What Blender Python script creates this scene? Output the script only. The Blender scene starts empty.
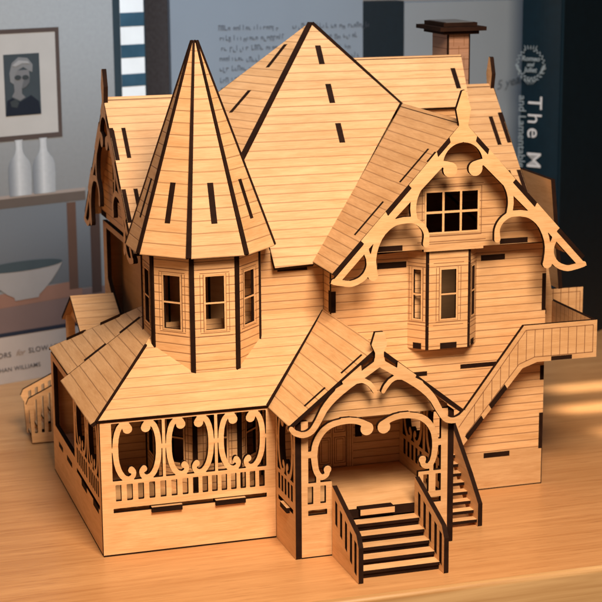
import bpy, bmesh, math, random
import numpy as np
from mathutils import Vector, Matrix
from mathutils.geometry import tessellate_polygon
random.seed(7)
SC = 0.01                      # everything below is written in centimetres
scene = bpy.context.scene
COL = scene.collection
sin, cos, pi = math.sin, math.cos, math.pi

# ------------------------------------------------------------------ materials
def new_mat(name):
    m = bpy.data.materials.new(name); m.use_nodes = True
    nt = m.node_tree; b = nt.nodes['Principled BSDF']
    return m, nt, b
def N(nt, t, **k):
    n = nt.nodes.new(t)
    for a, v in k.items():
        if a.startswith('i_'):
            n.inputs[a[2:].replace('_', ' ')].default_value = v
        else: setattr(n, a, v)
    return n
def math_(nt, op, a, b=None, c=None):
    n = nt.nodes.new('ShaderNodeMath'); n.operation = op
    for i, v in enumerate((a, b, c)):
        if v is None: continue
        if hasattr(v, 'links'): nt.links.new(v, n.inputs[i])
        else: n.inputs[i].default_value = v
    return n.outputs[0]
def mixc(nt, f, a, b, mode='MIX'):
    n = nt.nodes.new('ShaderNodeMix'); n.data_type = 'RGBA'; n.blend_type = mode
    for i, v in ((0, f), (6, a), (7, b)):
        if hasattr(v, 'links'): nt.links.new(v, n.inputs[i])
        elif isinstance(v, (int, float)): n.inputs[i].default_value = v
        else: n.inputs[i].default_value = (*v, 1)
    return n.outputs[2]

def ply(name, spacing=None, ink=.52, vertical=False, v0=0.0, lo=(.51,.265,.10), hi=(.73,.445,.215), line=(.15,.055,.018), joints=False):
    """laser-cut birch plywood; engraved board lines follow the plate's own measure (UV in cm)"""
    m, nt, b = new_mat(name)
    uv = N(nt, 'ShaderNodeUVMap').outputs[0]
    oi = N(nt, 'ShaderNodeObjectInfo').outputs['Random']
    sep = N(nt, 'ShaderNodeSeparateXYZ'); nt.links.new(uv, sep.inputs[0])
    U, V = sep.outputs[0], sep.outputs[1]
    off = math_(nt, 'MULTIPLY', oi, 57.0)
    comb = N(nt, 'ShaderNodeCombineXYZ')
    nt.links.new(math_(nt, 'ADD', U, off), comb.inputs[0]); nt.links.new(V, comb.inputs[1]); nt.links.new(off, comb.inputs[2])
    mp = N(nt, 'ShaderNodeMapping'); nt.links.new(comb.outputs[0], mp.inputs[0]); mp.inputs['Scale'].default_value = (.16, 1.5, 1)
    n1 = N(nt, 'ShaderNodeTexNoise', i_Scale=1.3, i_Detail=5, i_Roughness=.6, i_Distortion=.8); nt.links.new(mp.outputs[0], n1.inputs['Vector'])
    mp2 = N(nt, 'ShaderNodeMapping'); nt.links.new(comb.outputs[0], mp2.inputs[0]); mp2.inputs['Scale'].default_value = (.7, 16, 1)
    n2 = N(nt, 'ShaderNodeTexNoise', i_Scale=1.6, i_Detail=3, i_Roughness=.6); nt.links.new(mp2.outputs[0], n2.inputs['Vector'])
    n3 = N(nt, 'ShaderNodeTexNoise', i_Scale=.45, i_Detail=2); nt.links.new(comb.outputs[0], n3.inputs['Vector'])
    f = math_(nt, 'ADD', math_(nt, 'MULTIPLY', n1.outputs[0], .5), math_(nt, 'ADD', math_(nt, 'MULTIPLY', n2.outputs[0], .5), math_(nt, 'MULTIPLY', n3.outputs[0], .2)))
    mr = N(nt, 'ShaderNodeMapRange'); nt.links.new(f, mr.inputs[0]); mr.inputs[1].default_value = .40; mr.inputs[2].default_value = .76
    c = mixc(nt, mr.outputs[0], lo, hi)
    # per-sheet tone
    tone = math_(nt, 'ADD', math_(nt, 'MULTIPLY', oi, .26), .85)
    tc = N(nt, 'ShaderNodeCombineColor')
    for i in range(3): nt.links.new(tone, tc.inputs[i])
    c = mixc(nt, 1.0, c, tc.outputs[0], 'MULTIPLY')
    fl = N(nt, 'ShaderNodeMapping'); nt.links.new(comb.outputs[0], fl.inputs[0]); fl.inputs['Scale'].default_value = (2.2, 9, 1)
    vo = N(nt, 'ShaderNodeTexVoronoi', i_Scale=1.0); nt.links.new(fl.outputs[0], vo.inputs['Vector'])
    fm = N(nt, 'ShaderNodeMapRange'); nt.links.new(vo.outputs['Distance'], fm.inputs[0]); fm.inputs[1].default_value = .03; fm.inputs[2].default_value = .13; fm.inputs[3].default_value = .28; fm.inputs[4].default_value = 0
    c = mixc(nt, fm.outputs[0], c, (.36, .17, .07))
    if spacing:
        T = U if vertical else V
        W = V if vertical else U
        wob = N(nt, 'ShaderNodeTexNoise', i_Scale=.8, i_Detail=1); nt.links.new(comb.outputs[0], wob.inputs['Vector'])
        t = math_(nt, 'ADD', T, math_(nt, 'MULTIPLY', math_(nt, 'SUBTRACT', wob.outputs[0], .5), .03))
        t = math_(nt, 'DIVIDE', math_(nt, 'SUBTRACT', t, v0), spacing)
        row = math_(nt, 'FLOOR', t)
        fr = math_(nt, 'ABSOLUTE', math_(nt, 'SUBTRACT', math_(nt, 'FRACT', math_(nt, 'ADD', t, .5)), .5))
        d = math_(nt, 'MULTIPLY', fr, spacing)
        mk = N(nt, 'ShaderNodeMapRange'); nt.links.new(d, mk.inputs[0]); mk.inputs[1].default_value = .014; mk.inputs[2].default_value = .05; mk.inputs[3].default_value = 1; mk.inputs[4].default_value = 0
        wn = N(nt, 'ShaderNodeTexWhiteNoise', noise_dimensions='2D')
        cc = N(nt, 'ShaderNodeCombineXYZ'); nt.links.new(row, cc.inputs[0]); nt.links.new(oi, cc.inputs[1]); nt.links.new(cc.outputs[0], wn.inputs['Vector'])
        rt = math_(nt, 'ADD', math_(nt, 'MULTIPLY', wn.outputs[0], .08), .95)
        rc = N(nt, 'ShaderNodeCombineColor')
        for i in range(3): nt.links.new(rt, rc.inputs[i])
        c = mixc(nt, 1.0, c, rc.outputs[0], 'MULTIPLY')
        st = math_(nt, 'MULTIPLY', mk.outputs[0], math_(nt, 'ADD', ink-.3, math_(nt, 'MULTIPLY', n1.outputs[0], .75)))
        c = mixc(nt, st, c, line)
        bp = N(nt, 'ShaderNodeBump', invert=True, i_Strength=.5, i_Distance=.0004); nt.links.new(mk.outputs[0], bp.inputs['Height']); nt.links.new(bp.outputs[0], b.inputs['Normal'])
    else:
        bp = N(nt, 'ShaderNodeBump', i_Strength=.15, i_Distance=.0003); nt.links.new(n2.outputs[0], bp.inputs['Height']); nt.links.new(bp.outputs[0], b.inputs['Normal'])
    nt.links.new(c, b.inputs['Base Color'])
    b.inputs['Roughness'].default_value = .55
    b.inputs['Specular IOR Level'].default_value = .3
    return m

PLY = ply('birch plywood')
WALL = ply('plywood clapboard', .525)
ROOF = ply('plywood roof boards', .645, ink=.42)
ROOFW = ply('plywood porch roof boards', .78, ink=.42)
TROOF = ply('plywood turret roof boards', .75, ink=.42)
VERT = ply('plywood vertical boards', .62, vertical=True)
BRICK = ply('plywood engraved brick', .75, lo=(.26,.14,.085), hi=(.38,.21,.13))
INNER_SHADED = ply('plywood shaded inner face', lo=(.42,.24,.11), hi=(.56,.33,.16))  # darker copy of the plywood, interior shade put into the colour

def burnt():
    m, nt, b = new_mat('laser burnt edge')
    tc = N(nt, 'ShaderNodeTexCoord').outputs['Object']
    mp = N(nt, 'ShaderNodeMapping'); nt.links.new(tc, mp.inputs[0]); mp.inputs['Scale'].default_value = (90, 90, 160)
    n = N(nt, 'ShaderNodeTexNoise', i_Scale=1.0, i_Detail=4); nt.links.new(mp.outputs[0], n.inputs['Vector'])
    c = mixc(nt, n.outputs[0], (.004,.002,.0014), (.03,.012,.006))
    nt.links.new(c, b.inputs['Base Color']); b.inputs['Roughness'].default_value = .8; b.inputs['Specular IOR Level'].default_value = .08
    return m
BURNT = burnt()
m, nt, b = new_mat('engraved line'); b.inputs['Base Color'].default_value = (.20,.085,.03,1); b.inputs['Roughness'].default_value = .8; ENGR = m
def flat(name, c, r=.6, spec=.3, noise=0, nscale=40, c2=None):
    m, nt, b = new_mat(name)
    b.inputs['Base Color'].default_value = (*c, 1); b.inputs['Roughness'].default_value = r; b.inputs['Specular IOR Level'].default_value = spec
    if noise:
        tc = N(nt, 'ShaderNodeTexCoord').outputs['Object']
        n = N(nt, 'ShaderNodeTexNoise', i_Scale=nscale, i_Detail=4); nt.links.new(tc, n.inputs['Vector'])
        c2 = c2 or tuple(x*(1-noise) for x in c)
        nt.links.new(mixc(nt, n.outputs[0], c2, tuple(min(1, x*(1+noise*.6)) for x in c)), b.inputs['Base Color'])
    return m

# ------------------------------------------------------------------ object helpers
def link(name, me, parent=None):
    o = bpy.data.objects.new(name, me); COL.objects.link(o)
    if parent: o.parent = parent
    return o
def empty(name, loc=(0, 0, 0)):
    o = bpy.data.objects.new(name, None); o.location = Vector(loc)*SC; o.empty_display_size = .01; COL.objects.link(o); return o
def tag(o, label=None, cat=None, group=None, kind=None):
    if label: o['label'] = label
    if cat: o['category'] = cat
    if group: o['group'] = group
    if kind: o['kind'] = kind
    return o

class MB:
    """collects faces (cm) for one mesh: slot 0 sheet face, 1 burnt edge, 2 engraving"""
    def __init__(s): s.v = []; s.f = []; s.uv = []; s.mi = []
    def face(s, pts, uvs, mi):
        i = len(s.v); s.v += [tuple(Vector(p)*SC) for p in pts]; s.f.append(tuple(range(i, i+len(pts)))); s.uv += [tuple(u) for u in uvs]; s.mi.append(mi)
    def slab(s, loops, O, U, V, t, fmi=0, emi=1, bmi=0):
        """loops in (u,v); the face lies at O and the sheet goes t deep behind it"""
        O, U, V = Vector(O), Vector(U).normalized(), Vector(V).normalized(); Nn = U.cross(V).normalized()
        P = lambda q, d: O + U*q[0] + V*q[1] - Nn*d
        dep = [sum(1 for j, K in enumerate(loops) if j != i and pin(L[0], K)) for i, L in enumerate(loops)]
        for i0, L0 in enumerate(loops):
            if dep[i0] % 2: continue
            grp = [L0] + [K for j, K in enumerate(loops) if dep[j] == dep[i0]+1 and pin(K[0], L0)]
            fl = [Vector((a, c_, 0)) for L in grp for a, c_ in L]
            for t3 in tessellate_polygon([[Vector((a, c_, 0)) for a, c_ in L] for L in grp]):
                q = [fl[i] for i in t3]
                ar = (q[1]-q[0]).cross(q[2]-q[0]).z
                if abs(ar) < 1e-9: continue
                if ar < 0: q = q[::-1]
                s.face([P(k, 0) for k in q], [(k[0], k[1]) for k in q], fmi)
                if bmi is not None: s.face([P(k, t) for k in q[::-1]], [(k[0]+31, k[1]) for k in q[::-1]], bmi)
        for li, L in enumerate(loops):
            a = sum(L[i][0]*L[(i+1) % len(L)][1]-L[(i+1) % len(L)][0]*L[i][1] for i in range(len(L)))
            inside = sum(1 for lj, K in enumerate(loops) if lj != li and pin(L[0], K))
            ccw = a > 0
            want = (inside % 2 == 0)
            LL = L if ccw == want else L[::-1]
            for i in range(len(LL)):
                p, q = LL[i], LL[(i+1) % len(LL)]
                s.face([P(p, 0), P(p, t), P(q, t), P(q, 0)], [(p[0], p[1]), (p[0], p[1]+t), (q[0], q[1]+t), (q[0], q[1])], emi)
    def box(s, a, b_, mi=0, emi=None):
        x0, y0, z0 = a; x1, y1, z1 = b_
        s.slab([[(x0, z0), (x1, z0), (x1, z1), (x0, z1)]], (0, y0, 0), (1, 0, 0), (0, 0, 1), y1-y0, mi, mi if emi is None else emi, mi)
    def hbox(s, a, b_, mi=0, emi=1):
        x0, y0, z0 = a; x1, y1, z1 = b_
        s.slab([[(x0, y0), (x1, y0), (x1, y1), (x0, y1)]], (0, 0, z1), (1, 0, 0), (0, 1, 0), z1-z0, mi, emi, mi)
    def build(s, name, parent, mats, smooth=False):
        me = bpy.data.meshes.new(name); me.from_pydata(s.v, [], s.f)
        for m_ in mats: me.materials.append(m_)
        uvl = me.uv_layers.new(name='UVMap')
        uvl.data.foreach_set('uv', [c for u in s.uv for c in u])
        me.polygons.foreach_set('material_index', s.mi)
        me.update()
        return link(name, me, parent)
def pin(p, K):
    x, y = p; c = False
    for i in range(len(K)):
        x1, y1 = K[i]; x2, y2 = K[i-1]
        if (y1 > y) != (y2 > y) and x < (x2-x1)*(y-y1)/(y2-y1)+x1: c = not c
    return c
def rect(a, b, c, d): return [(a, b), (c, b), (c, d), (a, d)]

def bar(mb, a, b, w, mi=1, up=(0, 0, 1), w2=None):
    w2 = w if w2 is None else w2
    a, b = Vector(a), Vector(b); d = (b-a).normalized(); s = d.cross(Vector(up)).normalized(); n = s.cross(d)
    c = [a-s*w-n*w, a+s*w-n*w, a+s*w+n*w, a-s*w+n*w]; e = [b-s*w2-n*w2, b+s*w2-n*w2, b+s*w2+n*w2, b-s*w2+n*w2]
    for i in range(4): mb.face([c[i], e[i], e[(i+1) % 4], c[(i+1) % 4]][::-1], [(0, 0)]*4, mi)
    mb.face(c[::-1], [(0, 0)]*4, mi); mb.face(e, [(0, 0)]*4, mi)
FR = ((1, 0, 0), (0, 0, 1))        # faces the viewer side (-Y), u = x
LF = ((0, -1, 0), (0, 0, 1))       # faces -X, u = -y
RT = ((0, 1, 0), (0, 0, 1))        # faces +X, u = y
BK = ((-1, 0, 0), (0, 0, 1))
def flipu(L): return [(-a, b) for a, b in L]
def addmarks(mb, O, UV, marks, mi, h=.012):
    U, V = Vector(UV[0]), Vector(UV[1]); Nn = U.cross(V)
    for L in marks:
        mb.slab([L], Vector(O)+Nn*h, U, V, h+.03, mi, mi, None)
def frame_lines(a, b, c, d, w=.045):
    return [rect(a, b, c, b+w), rect(a, d-w, c, d), rect(a, b+w, a+w, d-w), rect(c-w, b+w, c, d-w)]
def plate(name, loops, O, UV, t, parent, mat=None, burn=(), engr=(), back=None):
    """one laser-cut sheet; loops in the sheet's own (u,v); burn / engr = marks on its face"""
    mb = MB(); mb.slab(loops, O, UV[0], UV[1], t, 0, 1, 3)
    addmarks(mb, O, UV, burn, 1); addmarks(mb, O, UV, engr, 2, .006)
    return mb.build(name, parent, [mat or PLY, BURNT, ENGR, back or INNER_SHADED])
def front(name, loops, y, t, parent, mat=None, **k): return plate(name, loops, (0, y, 0), FR, t, parent, mat, **k)
def left(name, loops, x, t, parent, mat=None, **k):
    k['burn'] = [flipu(L) for L in k.get('burn', ())]; k['engr'] = [flipu(L) for L in k.get('engr', ())]
    return plate(name, [flipu(L) for L in loops], (x, 0, 0), LF, t, parent, mat, **k)
def sheet(name, pts, t, parent, mat=None, up=(0, 0, 1), burn3=(), v_origin=None):
    """a sheet through coplanar 3-D points; v runs up the slope"""
    P = [Vector(p) for p in pts]
    n = Vector((0, 0, 0))
    for i in range(len(P)): n += P[i].cross(P[(i+1) % len(P)])
    n.normalize()
    if n.dot(Vector(up)) < 0: n = -n
    V = (Vector((0, 0, 1)) - n*n.z).normalized(); U = V.cross(n)
    O = P[0] if v_origin is None else Vector(v_origin)
    to = lambda p: ((Vector(p)-O).dot(U), (Vector(p)-O).dot(V))
    mb = MB(); mb.slab([[to(p) for p in P]], O, U, V, t, 0, 1, 3)
    addmarks(mb, O, (U, V), [[to(p) for p in L] for L in burn3], 1)
    return mb.build(name, parent, [mat or ROOF, BURNT, ENGR, INNER_SHADED])

# ------------------------------------------------------------------ scrollwork: a distance field cut into one clean outline
def catmull(P, n=8):
    P = [np.array(p, float) for p in P]; out = []
    Q = [2*P[0]-P[1]] + P + [2*P[-1]-P[-2]]
    for i in range(1, len(Q)-2):
        for k in range(n):
            t = k/n; a, b, c, d = Q[i-1], Q[i], Q[i+1], Q[i+2]
            out.append(.5*((2*b)+(c-a)*t+(2*a-5*b+4*c-d)*t*t+(3*b-a-3*c+d)*t**3))
    out.append(P[-1]); return out
class Field:
    def __init__(s, x0, z0, x1, z1, res=.05):
        s.x = np.arange(x0, x1+res, res); s.z = np.arange(z0, z1+res, res); s.res = res
        s.X, s.Z = np.meshgrid(s.x, s.z); s.F = np.full(s.X.shape, 9.0)
    def add(s, d): s.F = np.minimum(s.F, d)
    def sub(s, d): s.F = np.maximum(s.F, -d)
    def rect(s, a, b, c, d): return np.maximum(np.abs(s.X-(a+c)/2)-(c-a)/2, np.abs(s.Z-(b+d)/2)-(d-b)/2)
    def disc(s, x, z, r): return np.hypot(s.X-x, s.Z-z)-r
    def line(s, pts, r, smooth=True):
        """pts (x,z) or (x,z,r)"""
        pts = [p if len(p) == 3 else (*p, r) for p in pts]
        Q = catmull(pts) if smooth else [np.array(p, float) for p in pts]
        D = np.full(s.X.shape, 9.0)
        for a, b in zip(Q[:-1], Q[1:]):
            dx, dz = b[0]-a[0], b[1]-a[1]; L2 = dx*dx+dz*dz+1e-9
            t = np.clip(((s.X-a[0])*dx+(s.Z-a[1])*dz)/L2, 0, 1)
            D = np.minimum(D, np.hypot(s.X-a[0]-t*dx, s.Z-a[1]-t*dz)-(a[2]+(b[2]-a[2])*t))
        return D
    def poly(s, P):
        D = np.full(s.X.shape, 9.0); ins = np.zeros(s.X.shape, bool)
        for i in range(len(P)):
            x1, y1 = P[i]; x2, y2 = P[i-1]
            dx, dz = x2-x1, y2-y1; L2 = dx*dx+dz*dz+1e-12
            t = np.clip(((s.X-x1)*dx+(s.Z-y1)*dz)/L2, 0, 1)
            D = np.minimum(D, np.hypot(s.X-x1-t*dx, s.Z-y1-t*dz))
            c = ((y1 > s.Z) != (y2 > s.Z))
            if y1 != y2: ins ^= c & (s.X < (x2-x1)*(s.Z-y1)/(y2-y1)+x1)
        return np.where(ins, -D, D)
    def loops(s, eps=.012):
        F = s.F.copy(); F[0, :] = F[-1, :] = 1; F[:, 0] = F[:, -1] = 1
        F[np.abs(F) < 1e-6] = 1e-6
        I = F < 0; h, w = F.shape; nxt = {}
        def pt(e):
            k, j, i = e
            if k == 0: a, b = F[j, i], F[j, i+1]; t = a/(a-b); return (s.x[i]+t*s.res, s.z[j])
            a, b = F[j, i], F[j+1, i]; t = a/(a-b); return (s.x[i], s.z[j]+t*s.res)
        c = I[:-1, :-1].astype(int)+2*I[:-1, 1:]+4*I[1:, 1:]+8*I[1:, :-1]
        jj, ii = np.nonzero((c > 0) & (c < 15))
        for j, i in zip(jj, ii):
            j, i = int(j), int(i); B, R, T, L = (0, j, i), (1, j, i+1), (0, j+1, i), (1, j, i)
            tab = {1: [(L, B)], 2: [(B, R)], 3: [(L, R)], 4: [(R, T)], 5: [(L, T), (R, B)], 6: [(B, T)], 7: [(L, T)], 8: [(T, L)], 9: [(T, B)], 10: [(B, L), (T, R)], 11: [(T, R)], 12: [(R, L)], 13: [(R, B)], 14: [(B, L)]}
            for a, b in tab[int(c[j, i])]: nxt[a] = b
        out = []
        while nxt:
            st = next(iter(nxt)); L = []; e = st
            while e in nxt:
                L.append(pt(e)); e = nxt.pop(e)
            if len(L) > 8: out.append(simp(L, eps))
        return [L for L in out if len(L) > 2]
def simp(L, eps):
    n = len(L); A = np.array(L); k = int(np.argmax(np.hypot(*(A-A[0]).T)))
    def dp(i, j):
        if j <= i+1: return [i]
        a, b = A[i], A[j]; d = b-a; l = np.hypot(*d)+1e-12
        D = np.abs((A[i+1:j, 0]-a[0])*d[1]-(A[i+1:j, 1]-a[1])*d[0])/l; m_ = int(np.argmax(D))
        if D[m_] < eps: return [i]
        return dp(i, i+1+m_)+dp(i+1+m_, j)
    A = np.vstack([A, A[:1]])
    idx = dp(0, k)+dp(k, n)
    return [tuple(A[i]) for i in idx]

def cscroll(F, cx, hw, z0=4.62, z1=8.42, s=1.0, r=.17):
    """the mirrored pair of C scrolls of one porch bay"""
    k = (z1-z0)/3.8; w = hw/1.72
    for sg in (-1, 1):
        q = lambda x, z, rr=r: (cx+sg*x*w, z0+(z-4.62)*k, (rr+.008)*min(1, .55+.45*w))
        F.add(F.line([q(.62, 7.92, .3), q(.72, 8.16, .22), q(.98, 8.2), q(1.25, 7.9), q(1.43, 7.3), q(1.47, 6.6), q(1.42, 5.9), q(1.24, 5.3), q(.95, 4.9), q(.62, 4.78), q(.34, 4.92, .15), q(.26, 5.2, .14), q(.43, 5.4, .16)], r))
        F.add(F.disc(q(.62, 0)[0], z0+(7.93-4.62)*k, .29*min(1, .4+.6*w)))
        F.add(F.disc(q(.42, 0)[0], z0+(5.33-4.62)*k, .22*min(1, .4+.6*w)))
        xa, xb = sorted((cx+sg*1.4*w, cx+sg*(hw+.1)))
        for zc, hh in ((2.05, .12),): F.add(F.rect(xa, z0+zc-hh, xb, z0+zc+hh))

def rail_panel(x0, x1, ztop, bays, openings=(), balu=(), slots=(), res=.05, tabs=()):
    F = Field(x0-.1, -.1, x1+.1, ztop+.1, res); F.add(F.rect(x0, 0, x1, ztop))
    for a, b in bays: F.sub(F.rect(a, 4.72, b, 8.33))
    for o in openings: F.sub(F.rect(*o))
    for a, b, n in balu:
        p = (b-a)/n
        for i in range(n): F.sub(F.rect(a+p*(i+.5)-.185*min(1, p/.62), 3.45, a+p*(i+.5)+.185*min(1, p/.62), 4.48))
    for r_ in slots: F.sub(F.rect(*r_))
    for a, b in bays: cscroll(F, (a+b)/2, (b-a)/2, 4.62, 8.42)
    return F.loops()

# ================================================================== THE MODEL HOUSE
H = empty('model_house', (0, 0, 0))
tag(H, 'laser cut plywood Victorian model house with pointed turret and scrollwork porch', 'model house')
T = .3

# ---- long front porch panel
L = rail_panel(0, 10.88, 8.6, [(.68, 3.78), (3.96, 7.04), (7.22, 10.3)], balu=[(.68, 5.5, 7), (5.5, 10.3, 8)], slots=[(.68, 2.72, 10.3, 3.0)])
front('porch_panel', L, 0, T, H, burn=[rect(0, 0, 10.88, .09)])  # base strip: burnt bottom edge, also painted as the contact shadow
for a, b in ((3.0, 4.9), (7.0, 8.9)):
    mb = MB(); mb.hbox((a, -.2, 2.56), (b, .5, 2.9), 0, 1); mb.build('floor_tab', H, [PLY, BURNT])
# ---- left side porch panel (faces -X)
L = rail_panel(.31, 17.9, 8.55, [(.85, 4.35), (4.75, 8.6)], openings=[(9.3, 3.5, 17.0, 8.1)], balu=[(.85, 4.35, 6), (4.75, 8.6, 6)], slots=[(.8, 2.72, 8.7, 3.0)])
left('side_porch_panel', L, 0, T, H, burn=[rect(.31, 0, 17.9, .07), rect(1.2, 2.35, 3.0, 2.75), rect(5.2, 2.35, 7.0, 2.75), rect(10.5, 2.4, 12.4, 2.75), rect(14, 2.4, 15.6, 2.75)])  # lowest strip is burnt edge plus painted contact shadow; the others are slots
# ---- projecting entrance bay: two side panels, front panel
L = rail_panel(-4.1, -.02, 8.45, [(-3.72, -.4)], balu=[(-3.7, -.4, 5)], slots=[(-3.6, 2.72, -.5, 3.0)])
left('bay_side_panel', L, 10.9, .38, H, back=PLY)
mb = MB(); mb.hbox((10.7, -2.9, 2.56), (11.2, -1.5, 2.9), 0, 1); mb.build('floor_tab', H, [PLY, BURNT])
L = rail_panel(-4.1, 4.3, 8.45, [(-3.72, -.3), (.1, 3.7)], balu=[(-3.7, -.3, 5), (.1, 3.7, 5)], slots=[(-3.6, 2.72, -.5, 3.0)])
left('bay_side_panel', L, 20.65, .38, H, back=PLY)
# front of the bay with the open arch
CX = 15.97
F = Field(11.2, -.1, 20.75, 9.0, .04)
F.add(F.rect(11.28, 0, 20.65, 8.6)); F.sub(F.rect(11.72, 4.72, 20.22, 8.8)); F.sub(F.rect(13.2, -.5, 18.75, 8.8))
for a in (11.85, 12.65, 19.25, 20.05): F.sub(F.rect(a-.18, 3.4, a+.18, 4.5)); 
for a, b in ((11.7, 12.9), (19.1, 20.25)): F.sub(F.rect(a, 2.68, b, 3.02))
for sg in (-1, 1):
    q = lambda x, z, r=.17: (CX+sg*x, z, r)
    F.add(F.line([q(.5, 7.85, .3), q(.75, 8.13, .2), q(1.25, 8.33, .19), q(1.9, 8.38, .18), q(2.75, 8.24, .19), q(3.35, 7.85, .2), q(3.75, 7.2, .2), q(3.87, 6.5, .2), q(3.82, 5.8, .19), q(3.68, 5.3, .18), q(3.42, 5.03, .18), q(3.1, 5.15, .16), q(3.06, 5.48, .18)], .17))
    F.add(F.rect(*((CX+1.55, 8.3, CX+2.2, 8.58) if sg > 0 else (CX-2.2, 8.3, CX-1.55, 8.58))))
    F.add(F.rect(*((CX+3.9, 6.3, CX+4.3, 6.7) if sg > 0 else (CX-4.3, 6.3, CX-3.9, 6.7))))
    F.add(F.disc(CX+sg*.54, 7.78, .41)); F.add(F.disc(CX+sg*3.04, 5.48, .24))
    F.add(F.rect(*((CX+3.5, 4.5, CX+3.75, 5.1) if sg > 0 else (CX-3.75, 4.5, CX-3.5, 5.1))))
front('bay_front_panel', F.loops(), -4.07, T, H, burn=[rect(11.28, 0, 13.2, .07), rect(18.75, 0, 20.65, .07)])  # foot strips: burnt edge colour that also stands in for contact shadow
# boarded gable of the bay
front('porch_gable_board', [[(11.3, 8.42), (20.62, 8.42), (20.75, 8.75), (CX, 12.5), (11.0, 8.75)]], -3.72, T, H, WALL)
# ---- porch floors and steps
mb = MB(); mb.hbox((.35, .35, 2.45), (10.8, 6.0, 2.66), 0, 1); mb.hbox((11.3, -3.75, 2.45), (20.6, 4.3, 2.66), 0, 1); mb.hbox((10.8, .4, 2.452), (11.3, 4.3, 2.662), 0, 1); mb.hbox((.35, 6.0, 2.451), (5.1, 17.5, 2.661), 0, 1)
mb.build('porch_floor', H, [PLY, BURNT])
mb = MB(); mb.box((13.3, -4.06, 2.2), (18.6, -3.76, 2.68), 1); mb.box((14.9, -4.42, 2.45), (17.1, -3.7, 2.82), 0, 1); mb.build('floor_edge', H, [PLY, BURNT])
ST = empty('front_steps', (16, -4.1, 0)); ST.parent = H
def at(o):   # children modelled in world centimetres under a shifted parent
    o.location = -o.parent.location; return o
ysteps = [(-4.95, 2.12), (-5.8, 1.68), (-6.65, 1.27), (-7.5, .87), (-8.3, .5)]
for i, (y, z) in enumerate(ysteps):
    mb = MB(); mb.hbox((13.5, y, z-.2), (18.5, y+.86, z), 0, 1)
    at(mb.build('step', ST, [PLY, BURNT]))
for i, (y, z) in enumerate(ysteps):
    mb = MB(); mb.box((13.52, y+.12, max(.02, z-.58)), (18.48, y+.3, z-.21), 1); at(mb.build('riser', ST, [PLY, BURNT]))
def stair_rail(x, name='stair_rail'):
    F = Field(-9.2, -.1, -3.9, 4.9, .04)
    F.add(F.poly([(-4.1, 0), (-4.1, 4.45), (-8.55, 2.85), (-8.95, 2.2), (-8.95, 0)]))
    for y in (-4.9, -5.8, -6.7, -7.6, -8.4):
        zt = 4.45+(y+4.1)*.36-.5; zb = max(.25, 2.5+(y+4.1)*.50)
        F.sub(F.poly([(y-.2, zb), (y+.2, zb+.12), (y+.2, zt+.06), (y-.2, zt-.07)]))
    return at(left(name, F.loops(), x, T, ST, back=PLY))
stair_rail(13.2); stair_rail(18.5)
# ---- bay trim (bargeboard) with finial
F = Field(9.9, 7.4, 22.1, 14.2, .04)
for sg in (-1, 1):
    q = lambda x, z, r=.2: (CX+sg*x, z, r)
    F.add(F.line([q(0, 12.0, .24), q(.9, 11.42, .24), q(1.9, 10.82, .25), q(2.75, 10.2, .25), q(3.4, 9.5, .22), q(3.85, 8.7, .2), q(4.25, 8.15, .19), q(4.75, 7.98, .18), q(5.25, 8.15, .17), q(5.5, 8.42, .15)], .2))
    F.add(F.line([q(2.6, 10.5, .18), q(1.9, 10.85, .17), q(1.2, 11.0, .15), q(.75, 10.85, .15), q(.42, 10.5, .15), q(.25, 10.2, .13)], .15))
    F.add(F.poly([(CX+sg*a, b) for a, b in ((0, 12.5), (.3, 12.3), (.42, 11.7), (0, 11.7))]))
    F.add(F.poly([(CX+sg*a, b) for a, b in ((1.15, 11.95), (2.35, 11.02), (2.1, 10.6), (1.1, 11.3))]))
F.add(F.poly([(CX-.28, 12.2), (CX-.27, 12.6), (CX-.5, 13.1), (CX-.28, 13.85), (CX+.28, 13.85), (CX+.5, 13.1), (CX+.27, 12.6), (CX+.28, 12.2)]))
front('porch_trim', F.loops(), -4.75, T, H, back=PLY)
# ---- bay roof
AP = (CX, -4.45, 12.92)
sheet('porch_roof', [(10.4, -4.45, 8.5), AP, (CX, 6.1, 12.92), (10.4, -.15, 8.5)], .26, H, ROOFW, v_origin=(10.4, -4.45, 8.5),
      burn3=[[(a, y0, 8.5+(a-10.4)*.7935), (a2, y0, 8.5+(a2-10.4)*.7935), (a2, y0+.24, 8.5+(a2-10.4)*.7935), (a, y0+.24, 8.5+(a-10.4)*.7935)] for a, a2, y0 in ((11.6, 12.9, -3.9), (13.9, 15.2, -3.9))])
sheet('porch_roof', [(21.54, -4.45, 8.5), AP, (CX, 4.38, 12.92), (21.54, 4.38, 8.5)], .26, H, ROOFW)
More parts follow.
